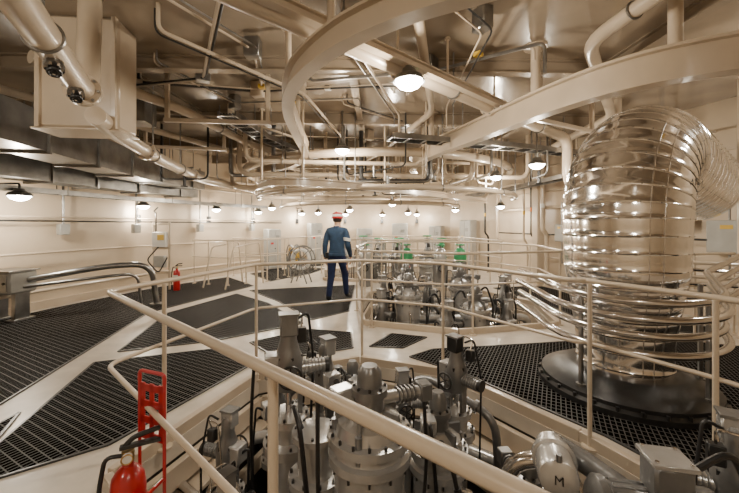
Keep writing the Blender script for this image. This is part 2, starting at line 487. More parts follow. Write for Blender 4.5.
for (cx, cy, Rr, z, r, a0, a1) in ((.4, 9.0, 3.1, 2.12, .05, 190, 350),
                                   (.2, 9.6, 3.4, 2.78, .08, 150, 380), (0, 10.6, 2.6, 2.0, .05, 190, 350)):
    g = G(); n = 40; P = []
    for k in range(n+1):
        a = math.radians(a0+(a1-a0)*k/n); P.append(V((cx+Rr*math.cos(a), cy+Rr*math.sin(a), z)))
    g.tube(P, r, BE, 14)
    for k in range(3, n, 7):
        p = P[k]; g.cyl(p, (p.x, p.y, CEIL), .011, GAL, 6)
        d = (P[k+1]-P[k]).normalized(); g.torus(p, d, r+.004, .011, GAL, 16, 6)
    g.make('ring_header_pipe')

g = G()
g.box((-2.70, 3.36, 2.88), (.72, .34, 1.04), BE, .12)
g.box((-2.70, 3.36, 2.36), (.74, .36, .015), BE, .12)
g.box((-2.36, 3.24, 2.88), (.04, .05, 1.04), BE, .12); g.box((-2.98, 3.15, 2.88), (.04, .05, 1.04), BE, .12)
g.make('hanging_box_girder')

g = G()
for t in (.42, .75):
    c = V((-1.6, 1.55, 2.53)).lerp(V((-2.3, 2.85, 2.53)), t); d = V((.35, -.35, -.87)).normalized()
    g.cyl(c+d*.05, c+d*.14, .022, SS, 12); g.cyl(c+d*.09, c+d*.115, .045, SS, 6)
    g.cyl(c+d*.125, c+d*.15, .05, GAL, 8)
    for k in range(6):
        u = d.orthogonal().normalized(); q = Matrix.Rotation(k*math.pi/3, 3, d)@u
        g.cyl(c+d*.15+q*.035, c+d*.175+q*.035, .012, SS, 6)
    g.torus(c+d*.19, d, .03, .008, DK, 18, 6); g.cyl(c+d*.14, c+d*.19, .012, DK)
g.make('vent_valve')

# ---------------------------------------------------------------- ducts
def duct(pts, w, h, name, m=GAL):
    g = G(); g.sweep([(-w/2, 0), (w/2, 0), (w/2, h), (-w/2, h)], pts, m)
    P = [V(p) for p in pts]
    for i in range(len(P)-1):
        L = (P[i+1]-P[i]).length; d = (P[i+1]-P[i]).normalized(); n = max(1, int(L/.75)); s_ = V((d.y, -d.x, 0)); rz = math.atan2(d.y, d.x)
        for k in range(n):
            c = P[i]+d*(k+.5)*L/n
            g.box(c+V((0, 0, h/2)), (.035, w+.06, h+.06), m, rz)
            for sg in (-1, 1): g.cyl(c+s_*sg*(w/2+.02)+V((0, 0, h)), (c.x+s_.x*sg*(w/2+.02), c.y+s_.y*sg*(w/2+.02), CEIL), .008, m, 6)
    return g.make(name)
duct([(-3.4, 1.2, 2.3), (-3.75, 3.4, 2.3), (-4.25, 6.2, 2.3), (-4.1, 8.2, 2.3)], .5, .42, 'ventilation_duct')
duct([(-5.0, 1.6, 2.15), (-5.2, 4.2, 2.15), (-5.0, 6.6, 2.15), (-4.4, 8.6, 2.15)], .45, .35, 'ventilation_duct')
duct([(-4.3, 4.6, 2.86), (-3.0, 4.8, 2.86)], .35, .3, 'ventilation_duct')
def tray(pts, w, name, m=GAL, n=5):
    g = G()
    for sg in (-1, 1): g.sweep([(sg*w/2-.01, 0), (sg*w/2+.01, 0), (sg*w/2+.01, .08), (sg*w/2-.01, .08)], pts, m)
    P = [V(p) for p in pts]
    for i in range(len(P)-1):
        L = (P[i+1]-P[i]).length; d = (P[i+1]-P[i]).normalized(); rz = math.atan2(d.y, d.x); k = 0
        s_ = V((d.y, -d.x, 0))
        while k < L:
            g.box(P[i]+d*k+V((0, 0, .01)), (.03, w, .015), m, rz)
            k += .28
        c = P[i].lerp(P[i+1], .5)
        for sg in (-1, 1):
            q = c+s_*sg*(w/2+.012); g.cyl(q, (q.x, q.y, CEIL), .008, m, 6)
    for k in range(n):
        off = -w/2+.04+(w-.08)*k/max(1, n-1)
        pp = []
        for i, p in enumerate(P):
            d = (P[min(i+1, len(P)-1)]-P[max(i-1, 0)]).normalized(); s_ = V((d.y, -d.x, 0))
            pp.append(p+s_*off+V((0, 0, .035)))
        g.tube(pp, .014, BK if k % 2 else DK, 6)
    return g.make(name)
tray([(-2.0, 4.9, 3.0), (-1.9, 6.2, 3.0), (-1.2, 8.6, 3.0)], .25, 'cable_tray')
tray([(-5.7, 3.0, 2.0), (-5.55, 5.0, 2.0), (-5.15, 7.2, 2.0), (-4.3, 9.3, 2.0), (-3.3, 11, 2.0)], .22, 'cable_tray')
tray([(.3, 5.2, 2.75), (2.5, 5.9, 2.75), (4.2, 6.6, 2.75)], .25, 'cable_tray')
tray([(3.7, 6.5, 2.35), (3.6, 9.0, 2.35), (3.0, 11.5, 2.35)], .25, 'cable_tray')

g = G()
runs = [((-2.0, 2.0), (-1.2, 3.6), (-1.6, 5.5)), ((-1.5, 2.4), (-.2, 3.5), (.4, 5.6)), ((.2, 2.3), (1.0, 3.1), (1.1, 5)),
        ((-2.9, 4.4), (-1.5, 4.7), (.4, 4.5)), ((-.8, 4.3), (.7, 4.0), (1.6, 3.4)), ((-3.8, 5.2), (-2.2, 5.6), (-1.3, 7.2)),
        ((-.4, 5.2), (.6, 6.2), (2.2, 6.6)), ((-2.6, 6.8), (0, 7.1), (2.4, 7)), ((1.2, 2.2), (2.6, 2.0), (3.8, 3.2)),
        ((-3.3, 8.4), (-1, 8.9), (2, 8.5)), ((-1.1, 2.6), (-2.0, 4.2), (-3.8, 4.6)), ((-1.9, 3.1), (-.9, 4.6), (-.6, 6.8)), ((-2.4, 3.9), (-2.0, 5.2), (-.2, 5.0))]
for i, rn in enumerate(runs):
    for k in range(2):
        z = 3.28-.05*(i % 3)-.01*k; r = random.choice((.009, .012, .018)); dx = k*.07
        pts = [V((rn[0][0]+dx, rn[0][1]-dx, CEIL))]+[V((p[0]+dx, p[1]-dx, z)) for p in rn]+[V((rn[-1][0]+dx, rn[-1][1]-dx, z-.15*((i+k) % 3)))]
        g.tube(pts, r, (BE, GAL, BE, DK)[(i+k) % 4], 8, f=.08)
    c = V((*rn[1], 3.2)); g.box(c+V((0, 0, .1)), (.16, .12, .2), (GAL, BE)[i % 2], i)
    c = V((*rn[1], 3.2)).lerp(V((*rn[2], 3.2)), .5); g.box(c+V((0, 0, .08)), (.08, .08, .05), (YE, DK, BE, GAL)[i % 4], i)
g.make('ceiling_conduits')
g = G()
for i in range(38):
    x = random.uniform(-3.4, 3.4); y = random.uniform(5.4, 12.2)
    z = random.uniform(2.25, 2.95); L = random.uniform(.5, 1.6); a = random.choice((0, math.pi/2, .7, -.7))+random.uniform(-.1, .1)
    d = V((math.cos(a), math.sin(a), 0))*L/2; c = V((x, y, z)); r = random.choice((.014, .018, .025, .04))
    m = random.choice((BE, BE, GAL, GAL, DK))
    g.tube([(c-d)+V((0, 0, CEIL-z)), c-d, c+d, (c+d)+V((0, 0, CEIL-z))], r, m, 8, f=.12)
    if i % 2: g.cyl(c-V((0, 0, .12)), c+V((0, 0, .1)), r*1.6, random.choice((GY, DK, GAL)), 12); g.torus(c-V((0, 0, .13)), (0, 0, 1), .06, .009, DK, 16, 5); g.cyl(c-V((.06, 0, .13)), c+V((.06, 0, -.13)), .006, DK, 6)
g.make('drop_pipework')
g = G()
for (x, y, L, rz) in ((-1.9, 4.4, 1.3, .1), (-3.1, 5.9, 1.3, .2), (2.6, 4.6, 1.2, .5), (-.9, 7.9, 1.4, 0), (2.2, 7.4, 1.4, .2), (-2.6, 9.3, 1.3, .3)):
    R3 = Matrix.Rotation(rz, 3, 'Z'); z = 2.78
    g.box((x, y, z), (L, .05, .05), BE, rz)
    for sg in (-1, 1):
        q = V((x, y, 0))+R3@V((sg*(L/2-.04), 0, 0)); g.box((q.x, q.y, (z+CEIL)/2), (.05, .05, CEIL-z), BE, rz)
g.make('pipe_support_frames')
g = G(); g.ibeam([(-.75, 2.22, 2.93), (1.75, 4.43, 2.93)], .08, .08, BE, .012)
for t in (.1, .4, .62, .9):
    hang(g, -.75+2.5*t, 2.22+2.21*t, 3.0, .012)
g.make('lamp_mounting_rail')

# ---------------------------------------------------------------- lamps
LC = (1.0, .88, .71)
def lamp(x, y, z, r=.13, power=40, wall=None, top=CEIL):
    g = G(); r *= .88
    g.rev((x, y, z), [(.02, .11), (.06, .105), (.075, .06), (r*.9, .035), (r, .0), (r+.008, -.010), (r, -.014), (r*.96, -.004)][::-1], GAL, 24)
    g.rev((x, y, z), [(.01, -.085), (r*.35, -.078), (r*.68, -.055), (r*.88, -.018), (r*.9, -.002), (.01, -.001)], LAMP, 24)
    if wall:
        g.tube([(x, y, z+.1), (x, y, z+.18), (wall[0], wall[1], z+.18), (wall[0], wall[1], z-.25)], .016, DK, 8, f=.08)
        g.box((wall[0], wall[1], z-.28), (.1, .1, .16), DK)
    else:
        g.cyl((x, y, z+.1), (x, y, top), .014, GAL, 8); g.cyl((x, y, z+.1), (x, y, min(top, z+.17)), .035, GAL, 12)
    g.make('industrial_lamp')
    l = bpy.data.lights.new('lamp_light', 'POINT'); l.energy = power*1.5; l.color = LC; l.shadow_soft_size = .06
    ob = bpy.data.objects.new('lamp_light', l); ob.location = (x, y, z-.17); S.collection.objects.link(ob)
lamp(.36, 3.2, 2.80, .16, 66, top=2.93)
lamp(-.46, 5.9, 2.75, .15, 55)
lamp(2.75, 5.75, 2.48, .15, 50)
lamp(2.6, 7.2, 2.48, .15, 42)
lamp(-5.3, 5.3, 1.93, .17, 44, (-5.85, 5.35))
lamp(-5.1, 7.9, 1.92, .15, 36, (-5.3, 8.0))
lamp(-4.2, 9.6, 1.92, .14, 30, (-4.5, 9.8))
lamp(-3.5, 11.0, 1.9, .14, 26, (-3.7, 11.15))
lamp(-2.4, 12.4, 1.9, .14, 26, (-2.6, 12.6))
lamp(-.9, 13.2, 1.9, .14, 26, (-.95, 13.7))
lamp(.5, 13.6, 1.9, .14, 26, (.5, 14.1))
lamp(1.8, 13.3, 1.9, .14, 26, (1.85, 13.7))
lamp(-2.2, 8.6, 2.4, .13, 30)
lamp(.6, 9.2, 2.05, .13, 34)
lamp(-.6, 10.6, 1.95, .13, 26)
lamp(2.6, 10.6, 1.95, .13, 26)
lamp(3.6, 9.6, 2.0, .13, 28)
lamp(-2.9, 10.4, 2.0, .13, 18)
lamp(1.3, 11.8, 1.9, .13, 18)
lamp(-1.7, 11.6, 1.9, .13, 18)
lamp(-3.0, 1.2, 3.0, .14, 32)
lamp(4.3, 3.0, 3.1, .14, 32)
lamp(1.0, -1.2, 3.0, .14, 42)
lamp(-2.0, -1.2, 3.0, .14, 22)

# ---------------------------------------------------------------- machines
def bolts(g, c, R_, n, r, h, m=DK):
    for k in range(n):
        a = 2*math.pi*k/n; g.cyl((c[0]+R_*math.cos(a), c[1]+R_*math.sin(a), c[2]), (c[0]+R_*math.cos(a), c[1]+R_*math.sin(a), c[2]+h), r, m, 6)
def servo(x, y, zt, r=.2, rz=0., name='drive_motor', zb=-1.55):
    g = G(); zd = zt-.42
    g.rev((x, y, 0), [(r*1.1, zb), (r*1.1, zb+.1), (r*.92, zb+.12), (r*.92, zd-.3), (r, zd-.29), (r, zd-.05), (r*1.18, zd-.04), (r*1.18, zd), (r*1.05, zd+.01),
                      (r*1.05, zd+.05), (r*1.2, zd+.055), (r*1.2, zd+.095), (r*.98, zd+.10), (r*.9, zd+.15), (r*.55, zd+.19), (r*.42, zd+.2)], GL, 36)
    bolts(g, (x, y, zd+.095), r*1.1, 16, .008, .018)
    bolts(g, (x, y, zd-.07), r*1.1, 12, .007, .03)
    Rm = Matrix.Rotation(rz, 3, 'Z'); q = lambda a, b, c: V((x, y, 0))+Rm@V((a, b, c))
    g.rev((x, y, 0), [(r*.42, zd+.15), (r*.42, zd+.27), (r*.52, zd+.275), (r*.52, zd+.31), (r*.36, zd+.32), (r*.34, zd+.39), (r*.22, zd+.42), (r*.1, zd+.42)], GY, 24)
    bolts(g, (x, y, zd+.31), r*.44, 8, .008, .016)
    for k in range(5):
        a = rz+k*2*math.pi/5+.3
        c = V((x+math.cos(a)*r*.72, y+math.sin(a)*r*.72, zd+.17)); g.box(c, (r*.5, .02, .09), GY, a)
        c = V((x+math.cos(a)*r*.98, y+math.sin(a)*r*.98, zd+.02)); g.cyl(c, c+V((0, 0, .13)), .017, GY, 10)
    g.cyl(q(r*.3, 0, zd+.24), q(r*1.6, 0, zd+.24), .032, GL, 16)
    for k in range(5): g.cyl(q(r*(.85+k*.13), 0, zd+.24), q(r*(.85+k*.13)+.008, 0, zd+.24), .043, GY, 16)
    g.box(q(r*1.75, 0, zd+.24), (.07, .08, .09), GY, rz)
    g.box(q(-r*.75, r*.25, zd+.27), (.11, .09, .08), GL, rz+.3)
    g.tube([q(-r*.8, r*.2, zd+.27), q(-r*1.5, 0, zd+.33), q(-r*1.55, -.05, zd-.2), q(-r*1.1, -.1, zd-.7)], .011, BK, 8, f=.15)
    g.tube([q(r*1.75, 0, zd+.2), q(r*1.8, -.02, zd-.1), q(r*1.3, -.1, zd-.6)], .010, BK, 8, f=.1)
    g.tube([q(0, -r*.98, zd-.15), q(0, -r*1.35, zd-.15), q(.05, -r*1.4, zd-.7), q(.05, -r*1.2, zb+.3)], .015, SS, 8, f=.08)
    g.torus(V((x, y, zd-.4)), (0, 0, 1), r*.98, .014, DK, 30, 6)
    return g.make(name)
def mov(x, y, zt, s=1., rz=0., name='motor_operated_valve', zb=-1.55, cap=GL, wheel=DK):
    g = G(); Rm = Matrix.Rotation(rz, 3, 'Z'); q = lambda a, b, c: V((x, y, zt))+Rm@V((a*s, b*s, c*s))
    r = .08*s
    g.rev((x, y, 0), [(r*1.5, zb), (r*1.5, zb+.15), (r*1.05, zb+.2), (r*1.05, zt-.78*s), (r*1.8, zt-.77*s), (r*1.8, zt-.72*s), (r*1.1, zt-.71*s), (r*1.1, zt-.62*s), (r*1.5, zt-.61*s), (r*1.5, zt-.57*s), (r*.3, zt-.565*s)], GL, 24)
    bolts(g, (x, y, zt-.57*s), r*1.3, 8, .008, .018); bolts(g, (x, y, zt-.72*s), r*1.6, 10, .008, .018)
    for sg in (-1, 1): g.box(q(sg*.065, 0, -.49), (.025*s, .06*s, .2*s), GY, rz)
    g.cyl(q(0, 0, -.62), q(0, 0, -.3), .018*s, SS, 10)
    g.rev((x, y, 0), [(r*.95, zt-.42*s), (r*1.05, zt-.40*s), (r*1.05, zt-.25*s), (r*.8, zt-.2*s), (r*.6, zt-.14*s), (r*.6, zt-.06*s), (r*.4, zt-.03*s)], GY, 20)
    bolts(g, (x, y, zt-.25*s), r*.92, 6, .009, .025)
    g.cyl(q(.06, 0, -.31), q(.21, 0, -.31), .04*s, GL, 20)
    for k in range(6): g.cyl(q(.09+k*.02, 0, -.31), q(.096+k*.02, 0, -.31), .048*s, GY, 20)
    g.cyl(q(.21, 0, -.31), q(.235, 0, -.31), .045*s, DK, 20)
    g.box(q(-.09, .0, -.28), (.09*s, .11*s, .13*s), GL, rz)
    g.box(q(0, -.02, -.05), (.10*s, .085*s, .12*s), cap, rz); g.box(q(0, -.02, .012), (.112*s, .097*s, .014*s), GY, rz)
    c = q(0, -.14, -.31); d = Rm@V((0, -1, 0)); g.cyl(q(0, -.08, -.31), c, .014*s, SS, 10)
    if wheel is GN: c = q(0, -.02, .07); d = V((0, 0, 1)); g.cyl(q(0, -.02, .0), c, .012*s, SS, 10)
    wr_ = .06 if wheel is not GN else .09
    g.torus(c, d, wr_*s, .008*s if wheel is not GN else .016*s, wheel, 22, 6)
    for k in range(3):
        u = Matrix.Rotation(k*math.pi/3, 3, d)@(V((0, 0, 1)) if abs(d.z) < .5 else V((1, 0, 0))); g.cyl(c-u*wr_*s, c+u*wr_*s, .005*s, wheel, 6)
    g.tube([q(-.12, 0, -.28), q(-.19, 0, -.22), q(-.21, .04, -.6), q(-.2, .05, -1.1)], .010*s, BK, 8, f=.12*s)
    g.tube([q(.05, .04, -.04), q(.12, .06, .0), q(.16, .1, -.3), q(.13, .12, -1)], .008*s, BK, 8, f=.1*s)
    g.box(q(.08, .07, -.14), (.06*s, .05*s, .09*s), DK, rz)
    g.tube([q(.08, .07, -.1), q(.09, .1, -.02), q(-.02, .12, -.02), q(-.05, .1, -.5)], .006*s, SS, 6, f=.03)
    return g.make(name)

mov(-.52, 2.25, .90, 1.1, .3, cap=GY)
mov(-.33, 2.62, .62, 1.0, 2.2)
servo(.0, 1.80, .76, .18, .35)
servo(.42, 2.15, .46, .15, 1.2)
mov(.62, 2.5, .68, .9, -.9, cap=DK)
mov(-.95, 2.35, .22, .9, 2.8)
mov(-.75, 2.85, .25, .9, .6)
mov(-.82, 1.98, .08, .85, 1.0)
servo(-.15, 3.1, .28, .15, 2.2)
servo(.9, 1.98, .18, .15, 1.7)
mov(.25, 2.7, .36, .85, .2)
mov(1.62, 1.55, .62, 1.0, 2.6)
mov(.28, 1.42, .05, .75, 2.9)
g = G()
g.rev((-.3, 1.95, 0), [(.12, -1.55), (.12, .05), (.15, .06), (.15, .1), (.1, .11), (.1, .3), (.13, .31), (.13, .34), (.06, .36)], GL, 28)
bolts(g, (-.3, 1.95, .1), .135, 10, .009, .02); bolts(g, (-.3, 1.95, .34), .11, 8, .008, .016)
g.tube([(-.36, 1.95, .3), (-.42, 1.9, .52), (-.36, 1.8, .45), (-.25, 1.72, -.4)], .013, BK, 8, f=.12)
g.make('hydraulic_accumulator')
g = G()
c = V((1.12, 1.32, .36)); d = V((.97, -.22, 0)).normalized(); sdv = V((d.y, -d.x, 0))
g.rev(c-d*.26, [(.03, 0), (.10, .01), (.125, .03), (.125, .06), (.11, .07), (.11, .34), (.13, .35), (.13, .42), (.1, .45), (.06, .58), (.05, .62)], GY, 28, d)
for k in range(16):
    a = 2*math.pi*k/16; u = sdv*math.cos(a)+V((0, 0, math.sin(a)))
    p = c-d*.18+u*.11; g.cyl(p, p+d*.25, .010, GY, 6)
g.box(c+V((0, 0, .17)), (.13, .12, .13), GY, math.atan2(d.y, d.x)); g.box(c+V((0, 0, .24)), (.145, .135, .016), GL, math.atan2(d.y, d.x))
for sx in (-.055, .055):
    for sy in (-.05, .05): g.cyl(c+d*sx+sdv*sy+V((0, 0, .245)), c+d*sx+sdv*sy+V((0, 0, .255)), .007, SS, 6)
e0 = V((.77, 1.42, .44)); e1 = V((.9, 1.75, .40)); de = (e1-e0).normalized()
g.rev(e0, [(.055, 0), (.074, .01), (.08, .03), (.08, .16), (.092, .165), (.092, .2), (.07, .21), (.07, .3)], GL, 28, de)
bolts(g, (e0.x, e0.y, e0.z+.079), .0, 1, .012, .03, GY)
g.tube([e1, V((1.0, 1.62, .38)), c], .05, GY, 14, f=.06)
g.cyl(e0+de*.1-V((0, 0, .08)), e0+de*.1-V((0, 0, 1.95)), .05, GL)
g.rev(c-V((0, 0, .1)), [(.08, -1.8), (.1, -1.4), (.1, -.2), (.13, -.1), (.12, 0)], GL, 20)
g.tube([c+V((0, 0, .2))+d*.08, c+d*.2+V((0, 0, .30)), c+d*.35+V((0, .1, .1)), c+d*.35+V((0, .1, -1))], .013, BK, 8, f=.1)
g.torus(c-d*.05+V((-.02, -.17, .1)), (0, 1, .2), .07, .008, DK, 22, 6)
g.cyl(c-d*.05+V((-.02, -.17, .1)), c-d*.05+V((-.02, -.05, .08)), .015, SS, 8)
g.make('pump_motor')
text('M', e0-de*.004, V((de.y, -de.x, 0)), V((0, 0, 1))-de*de.z, .05, BK, 'motor_marking')
g = G()
for (pts, r, m) in (
    ([(.75, 1.9, -1.5), (.75, 1.9, .2), (.98, 1.8, .28), (1.12, 1.75, .0), (1.12, 1.75, -1.5)], .042, SS),
    ([(-1.2, 2.6, -.5), (-.9, 2.1, -.15), (-.5, 1.75, -.3), (-.4, 1.6, -1.5)], .04, GL),
    ([(-1.3, 2.4, -.3), (-.6, 1.95, -.35), (.5, 1.25, -.35), (1.3, .9, -.4)], .035, SS),
    ([(-1.0, 3.0, -.35), (.1, 3.3, -.3), (1.0, 2.6, -.3), (1.6, 1.6, -.3)], .05, GL),
    ([(-.6, 1.6, -.6), (.2, 1.4, -.5), (.9, 1.1, -.5), (1.6, 1.2, -.6)], .06, GY),
    ([(-.7, 2.9, -1.5), (-.7, 2.9, .1), (-.4, 3.0, .2), (.0, 2.8, .1), (0, 2.7, -1.4)], .035, GY),
    ([(.25, 2.75, -1.5), (.25, 2.75, .2), (.45, 2.85, .25), (.9, 2.5, .1), (.95, 2.4, -1.5)], .03, GY),
    ([(-.95, 2.1, -1.5), (-.95, 2.1, -.05), (-.75, 2.0, 0), (-.7, 1.9, -1.5)], .028, SS),
    ([(.2, 1.5, -1.5), (.2, 1.5, .0), (.32, 1.45, .04), (.35, 1.4, -1.5)], .022, BK),
    ([(1.3, 1.9, -1.5), (1.3, 1.9, .1), (1.15, 2.1, .2), (1.0, 2.3, -.2), (1.0, 2.3, -1.5)], .018, BK),
    ([(-.25, 2.35, .35), (-.2, 2.2, .5), (-.18, 2.05, .2), (-.2, 1.9, -1)], .012, BK),
    ([(.3, 1.85, .25), (.38, 1.75, .4), (.45, 1.7, .1), (.4, 1.6, -1)], .012, BK)):
    g.tube(pts, r, m, 12, f=.14)
    for t in (1, -2):
        p = V(pts[t]); p0 = V(pts[t-1]); dd = (p-p0).normalized(); q_ = p0.lerp(p, .75)
        g.cyl(q_-dd*.015, q_+dd*.015, r*1.6, m, 16)
g.make('pit_pipework')

for i, (x, y, zt, k) in enumerate(((.62, 5.65, .70, 0), (1.62, 5.35, .55, 0), (1.05, 6.25, .6, 1), (2.2, 5.7, .62, 1), (.25, 6.3, .55, 1), (1.75, 6.7, .7, 0),
                                   (2.55, 6.5, .55, 1), (.75, 7.2, .7, 0), (1.9, 7.3, .65, 1), (.2, 5.55, .45, 1), (1.15, 5.15, .35, 1), (2.05, 5.2, .35, 1))):
    if k: mov(x, y, zt, 1.15, i*1.3)
    else: servo(x, y, zt, .2, i*1.1)
for i, (x, y, zt, k) in enumerate(((-.7, 9.8, .98, 1), (0, 9.5, .8, 0), (.8, 9.5, 1.02, 1), (1.6, 9.6, .8, 0), (-.2, 10.6, 1.05, 1), (.9, 10.6, .9, 0), (1.8, 10.8, 1.05, 1), (.3, 11.4, .95, 1), (2.0, 9.8, 1.0, 1), (.35, 9.3, 1.0, 1))):
    if k: mov(x, y, zt, 1.35, i*1.7, wheel=GN, cap=(GN if i % 3 == 2 else GL))
    else: servo(x, y, zt, .24, i*.9)
g = G()
for (a, b, z, r) in (((.1, 5.4), (2.5, 5.5), -.1, .05), ((.0, 6.0), (2.8, 6.2), -.15, .07), ((.2, 6.9), (2.5, 6.9), 0, .05), ((.4, 5.2), (.6, 7.6), -.25, .06), ((1.4, 5.1), (1.4, 7.5), -.2, .06)):
    g.tube([(*a, z-1.3), (*a, z), (*b, z), (*b, z-1.3)], r, (GL, SS, GY)[int(z*20) % 3], 12, f=.15)
for (x, y) in ((.4, 5.9), (.9, 5.5), (1.4, 5.8), (1.9, 6.1), (2.3, 6.1)):
    g.tube([(x, y, -1.4), (x, y, .3), (x+.15, y+.05, .42), (x+.25, y, .1), (x+.25, y, -1.4)], .018, BK, 8, f=.1)
g.make('pit_pipework')

def reel(x, y, z, R_, ax, m1=WH, m2=GY):
    g = G(); ax = V(ax).normalized()
    for k in (-1, 1):
        g.torus((V((x, y, z))+ax*k*.1), ax, R_, .018, m2, 28, 6)
        u = ax.orthogonal().normalized()
        for j in range(4):
            q = Matrix.Rotation(j*math.pi/4, 3, ax)@u; c = V((x, y, z))+ax*k*.1; g.cyl(c-q*R_, c+q*R_, .01, m2, 6)
    for k in range(4): g.torus(V((x, y, z))+ax*(-.07+.045*k), ax, R_*.72, .03, m1, 26, 6)
    g.cyl(V((x, y, z))-ax*.14, V((x, y, z))+ax*.14, .03, m2)
    for k in (-1, 1):
        c = V((x, y, z))+ax*k*.14
        for s_ in (-.22, .22):
            w = ax.cross(V((0, 0, 1)))
            g.cyl(c, V((c.x, c.y, 0))+w*s_, .018, m2, 8)
    g.make('hose_reel')
reel(-1.75, 9.0, .6, .34, (.3, 1, 0)); reel(-2.15, 9.9, .6, .32, (1, .6, 0), YE)
g = G()
for i, (x, y) in enumerate(((-.1, 8.5), (.9, 8.5), (1.7, 8.4), (2.2, 8.5))):
    g.box((x, y, .3), (.3, .25, .6), GY, .2); g.rev((x, y, .6), [(.14, 0), (.15, .03), (.15, .2), (.1, .3), (.05, .33)], (GL, GN)[i % 2], 22); g.cyl((x, y, .9), (x, y, 1.0), .03, GY)
    g.torus((x, y, 1.0), (0, 0, 1), .10, .016, GN, 20, 6); g.cyl((x-.1, y, 1.0), (x+.1, y, 1.0), .008, GN, 6); g.cyl((x, y-.1, 1.0), (x, y+.1, 1.0), .008, GN, 6)
    g.torus((x, y-.15, .45), (0, 1, 0), .07, .012, RED if i % 2 else DK, 18, 6)
g.make('valve_station')

# ---------------------------------------------------------------- back wall cabinets
for (x, y, rz, h, w) in ((-2.0, 12.75, .7, 1.5, .5), (-.2, 13.75, .2, 1.3, .6), (1.2, 13.75, -.2, 1.5, .6), (2.5, 13.0, -.7, 1.4, .5), (3.3, 11.7, -1.1, 1.6, .5), (-3.2, 11.5, .9, 1.3, .5)):
    g = G(); n = V((math.sin(rz), -math.cos(rz), 0)) if rz <= 0 else V((math.sin(rz), -math.cos(rz), 0)); e = V((math.cos(rz), math.sin(rz), 0))
    g.box((x, y, h/2+.05), (w, .3, h), BOX, rz); g.box((x, y, .03), (w+.04, .34, .06), DK, rz)
    for s_ in (-1, 1):
        g.box(V((x, y, h/2+.05))+n*.155+e*s_*w*.245, (w*.46, .012, h*.92), BOX, rz)
    g.cyl(V((x, y, h*.55))+n*.16, V((x, y, h*.55))+n*.19, .015, DK)
    for k in range(4): g.box(V((x, y, h*.8+.03*k))+n*.163+e*w*.2, (w*.25, .006, .01), DK, rz)
    g.box(V((x, y, h*.68))+n*.163-e*w*.22, (w*.2, .006, .06), (YE, RED)[int(h*10) % 2], rz)
    g.make('control_cabinet')

# ---------------------------------------------------------------- left wall equipment
g = G()
g.box((-5.6, 5.45, .60), (.5, .42, .34), BOX, -.1); g.box((-5.6, 5.45, .775), (.54, .46, .02), GAL, -.1)
g.box((-5.6, 5.235, .60), (.38, .015, .24), GAL, -.1); g.cyl((-5.45, 5.23, .6), (-5.45, 5.2, .6), .02, DK)
for sx in (-.17, .17): g.box((-5.6+sx, 5.45, .22), (.07, .22, .44), GAL, -.1); g.box((-5.6+sx, 5.45, .015), (.16, .32, .03), GAL, -.1)
g.tube([(-5.36, 5.5, .62), (-4.5, 6.0, .78), (-3.95, 6.35, .78), (-3.95, 6.5, .0)], .05, GAL, 14, f=.3)
g.tube([(-5.36, 5.42, .52), (-4.4, 5.95, .62), (-4.1, 6.2, .62), (-4.1, 6.3, .0)], .025, GAL, 10, f=.25)
g.cyl((-3.95, 6.5, 0), (-3.95, 6.5, .03), .12, GAL)
g.make('junction_box_with_conduit')
g = G()
x, y = -4.75, 8.0
for dx in (-.18, .18): g.cyl((x+dx, y, 0), (x+dx, y, 1.55), .025, BE, 10)
for z in (.4, .95, 1.5): g.box((x, y, z), (.42, .04, .05), BE)
g.box((x, y-.06, 1.15), (.3, .12, .34), WH); g.box((x, y-.06, .65), (.24, .12, .26), BOX)
g.box((x+.05, y-.13, 1.2), (.14, .02, .12), YE)
g.tube([(x-.1, y-.05, 1.3), (x-.1, y-.05, 1.75), (x-.3, y+.2, 1.8), (x-.3, y+.35, 1.9)], .016, DK, 8, f=.06)
g.tube([(x, y-.1, 1.0), (x-.22, y-.2, .7), (x+.05, y-.2, .4), (x+.2, y-.12, .75)], .014, BK, 8, f=.1)
g.make('instrument_rack')
def extinguisher(x, y, z, s=1, name='fire_extinguisher', rz=0):
    g = G(); R3 = Matrix.Rotation(rz, 3, 'Z'); q = lambda a, b, c: V((x, y, z))+R3@V((a*s, b*s, c*s))
    g.rev((x, y, z), [(.055*s, 0), (.065*s, .01*s), (.067*s, .03*s), (.067*s, .36*s), (.06*s, .41*s), (.04*s, .44*s), (.022*s, .455*s), (.022*s, .48*s)], RED, 28)
    g.cyl(q(0, 0, .475), q(0, 0, .52), .024*s, BRS, 14)
    g.box(q(.045, 0, .535), (.15*s, .026*s, .016*s), DK, rz); g.tube([q(-.02, 0, .53), q(.02, 0, .57), q(.12, 0, .585)], .011*s, DK, 8, f=.02)
    g.cyl(q(0, -.022, .50), q(0, -.04, .50), .02*s, WH, 14); g.torus(q(0, -.04, .50), R3@V((0, 1, 0)), .02*s, .003*s, BRS, 18, 5)
    g.tube([q(-.02, 0, .50), q(-.08, 0, .51), q(-.1, -.02, .38), q(-.09, -.035, .2), q(-.08, -.035, .1)], .009*s, BK, 10, f=.06*s)
    g.cyl(q(-.08, -.035, .12), q(-.08, -.035, .02), .012*s, BK, 12, r2=.018*s)
    g.torus(q(0, 0, .22), (0, 0, 1), .067*s, .004*s, DK, 24, 5)
    n = 10; vs = []
    for k in range(n+1):
        a = rz-math.pi/2-.8+1.6*k/n
        for zz in (.25, .34): vs.append((x+math.cos(a)*.0685*s, y+math.sin(a)*.0685*s, z+zz*s))
    g.add(vs, [[2*k, 2*k+2, 2*k+3, 2*k+1] for k in range(n)], WH)
    return g.make(name)
extinguisher(-4.35, 7.9, .0, 1.05)
extinguisher(.45, 13.4, .0, 1.1)
extinguisher(-1.0, 1.45, .045, .97, rz=.5)
g = G()
